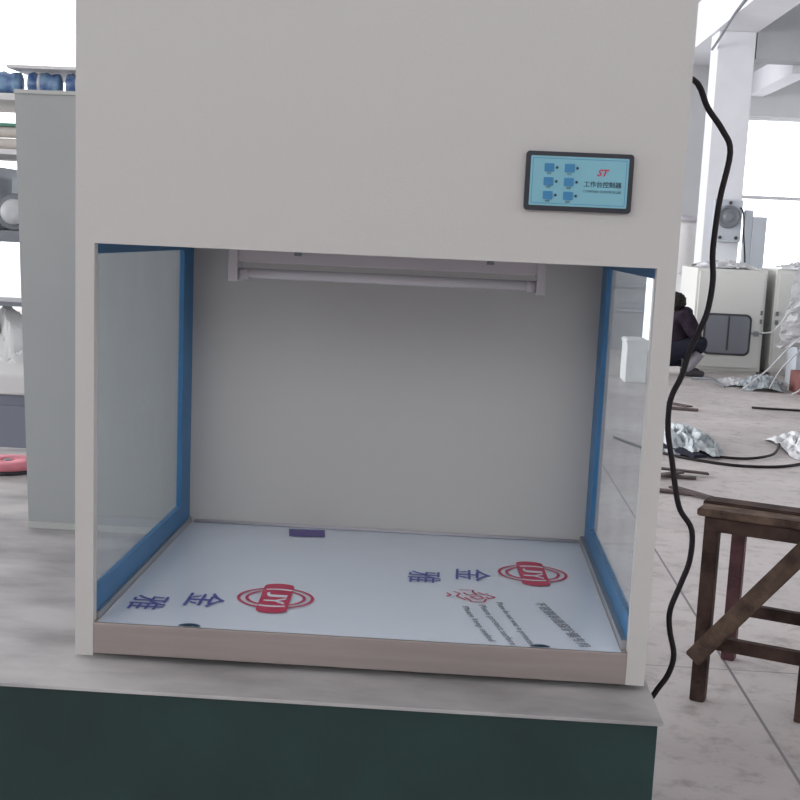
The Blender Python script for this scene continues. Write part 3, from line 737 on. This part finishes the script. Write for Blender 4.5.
# ------------------------------------------------------------------ storage rack on the left
rk = thing('storage_rack', 'pale storage rack at the left edge behind the grey cabinet', 'rack', (-2.0, 3.3, 0))
for z0, z1, m_ in ((1.895, 1.92, 'pale'), (1.685, 1.705, 'pale'), (1.34, 1.385, 'cast'), (.79, .81, 'pale'), (.10, .13, 'pale')):
    bm = bmesh.new(); bx(bm, -2.9, 3.0, z0, -1.2, 3.6, z1); part('shelf', bm, m_, rk)
for x in (-2.9, -1.26):
    for y in (3.0, 3.56):
        bm = bmesh.new(); bx(bm, x, y, 0, x + .04, y + .04, 1.895); part('post', bm, 'machine', rk)
def shelf_crumple(name, *a, **k): return crumple(name, *a, **k)
labels = ('blue plastic wrapped bundle on the rack top at the left edge', 'blue plastic wrapped bundle with reddish end on the rack top, second from left', 'light blue wrapped bundle on the rack top nearest the bench')
for k, (x0, x1) in enumerate(((-1.83, -1.66), (-1.64, -1.50), (-1.485, -1.34))):
    b_ = thing('wrapped_bundle', labels[k], 'bundle', ((x0 + x1) / 2, 3.15, 1.96), 'blue wrapped bundles on top of the rack')
    bm = bmesh.new(); r_ = .045
    prof = [(.3 * r_, x0), (r_, x0 + .01)] + [(r_ * (1 + .12 * math.sin(i * 2.1)), x0 + .01 + (x1 - x0 - .02) * i / 7) for i in range(1, 7)] + [(r_, x1 - .01), (.3 * r_, x1)]
    lathe(bm, prof, (0, 3.12, 1.968), 'X', 18); part('wrapping', bm, 'bluewrap', b_)
    bm = bmesh.new(); lathe(bm, [(r_ * 1.05, x0 + .05), (r_ * 1.05, x0 + .062)], (0, 3.12, 1.968), 'X', 18); part('tape_band', bm, 'plastic', b_, 'clear tape band')
bm = bmesh.new(); vs = bx(bm, -1.70, 3.04, 2.022, -1.25, 3.5, 2.034)
tag(obj('pale_board', bm, 'pale'), 'pale flat board lying on the blue bundles on the rack', 'board')
for k, z in enumerate((1.728, 1.774)):
    bm = bmesh.new(); lathe(bm, [(.022, -2.5), (.022, -1.3)], (0, 3.06 + .012 * k, z), 'X', 18)
    tag(obj('storage_tube', bm, 'cream'), ('cream tube on the second shelf of the rack, the lower one', 'cream tube lying on top of the other cream tube on the rack')[k], 'tube')
bm = bmesh.new(); bx(bm, -2.5, 3.05, 1.7975, -1.3, 3.12, 1.809); tag(obj('green_strip', bm, 'greenband'), 'thin green strip lying on the cream tubes on the rack', 'strip')
pw = thing('pulley_wheel', 'round grey pulley wheel on the middle rack shelf at the left edge', 'wheel', (-1.69, 3.1, 1.385))
bm = bmesh.new(); lathe(bm, [(.07, 0), (.075, .01), (.065, .02), (.075, .03), (.07, .04)], (-1.69, 3.12, 1.385 + .075), 'Y', 30); part('rim', bm, 'cast', pw)
bm = bmesh.new(); lathe(bm, [(.055, 0), (.05, .006), (.02, .012)], (-1.69, 3.08, 1.385 + .075), 'Y', 24); part('hub', bm, 'plastic', pw)
for k, (x, w, h, lab) in enumerate(((-1.95, .26, .16, 'grey carton on the middle rack shelf behind the pulley wheel'), (-1.66, .2, .12, 'grey box on the middle rack shelf right of the pulley wheel'))):
    bm = bmesh.new(); bx(bm, x - w / 2, 3.25, 1.385, x + w / 2, 3.5, 1.385 + h + .1, bev=.006)
    tag(obj('carton', bm, 'machine'), lab, 'box')
for k, (x, y, w, h, lab) in enumerate(((-1.78, 3.2, .36, .26, 'white sack heaped on the lower rack shelf, the larger one at the left edge'), (-1.43, 3.12, .20, .15, 'small white sack on the lower rack shelf beside the larger sack'))):
    crumple('sack', x, y, w, .3, h, 'sack', 2.2 + k * 3, lab, 'sack', z0=.81, sharp=4, group=None)
bm = bmesh.new(); bx(bm, -2.2, 3.02, 1.082, -1.55, 3.3, 1.10)
tag(obj('flat_tool', bm, 'cast'), 'flat dark tool lying across the sacks on the rack', 'tool')
bm = bmesh.new(); bx(bm, -1.74, 2.62, 0, -1.30, 2.95, .80, bev=.008)
for v in bm.verts: pass
cb2 = thing('small_cabinet', 'blue-grey metal cabinet below the rack at the left edge', 'cabinet', (-1.5, 2.8, 0))
bm.free(); bm = bmesh.new(); bx(bm, -1.655, 2.62, 0, -1.25, 2.95, .78, bev=.008); part('cabinet_body', bm, 'bluegrey', cb2)
bm = bmesh.new(); bx(bm, -1.80, 2.60, .78, -1.24, 2.96, .86, bev=.01); part('top', bm, 'pale', cb2, 'thick pale top')
bm = bmesh.new(); bx(bm, -1.640, 2.605, .05, -1.27, 2.62, .74, bev=.004); part('door', bm, 'bluegrey', cb2)
bm = bmesh.new(); bx(bm, -1.95, 2.66, 0, -1.68, 2.9, .77, bev=.02); tag(obj('storage_bin', bm, 'cream'), 'pale cream bin standing left of the blue-grey cabinet', 'bin')

# ------------------------------------------------------------------ light
w = D.worlds.new('World'); SC.world = w; w.use_nodes = True
bg = w.node_tree.nodes['Background']; bg.inputs[0].default_value = (.93, .96, 1.0, 1); bg.inputs[1].default_value = 3.0
def area(name, loc, rot, sx_, sy_, e, col=(1, 1, 1)):
    l = D.lights.new(name, 'AREA'); l.shape = 'RECTANGLE'; l.size = sx_; l.size_y = sy_; l.energy = e; l.color = col
    o = D.objects.new(name, l); COL.objects.link(o); o.location = loc; o.rotation_euler = rot; return o
# daylight coming in through the window openings of the left wall
area('window_daylight', (XL + .05, 9.5, 2.5), (0, math.radians(-90), 0), 3.0, 13, 1250, (.95, .97, 1))

# ------------------------------------------------------------------ camera
f = 1208.08
cam = D.cameras.new('Camera'); cam.sensor_width = 36; cam.sensor_fit = 'HORIZONTAL'; cam.lens = f / 800 * 36
cam.shift_y = 30 / 800; cam.clip_start = .05
co = D.objects.new('Camera', cam); COL.objects.link(co)
yaw, pitch, roll = .0432250689, .160003875, .0445451966
cy, sy, cpp, sp = math.cos(yaw), math.sin(yaw), math.cos(pitch), math.sin(pitch)
fwd = Vector((-sy * cpp, cy * cpp, -sp)); right = Vector((cy, sy, 0)); up = right.cross(fwd)
r2 = right * math.cos(roll) + up * math.sin(roll); u2 = -right * math.sin(roll) + up * math.cos(roll)
co.matrix_world = Matrix((r2, u2, -fwd)).transposed().to_4x4()
co.matrix_world.translation = Vector((.130216, -1.815488, .6776 + B))
SC.camera = co
SC.view_settings.view_transform = 'Standard'; SC.view_settings.look = 'None'
SC.view_settings.gamma = 1; SC.view_settings.use_curve_mapping = False
SC.view_settings.exposure = 0
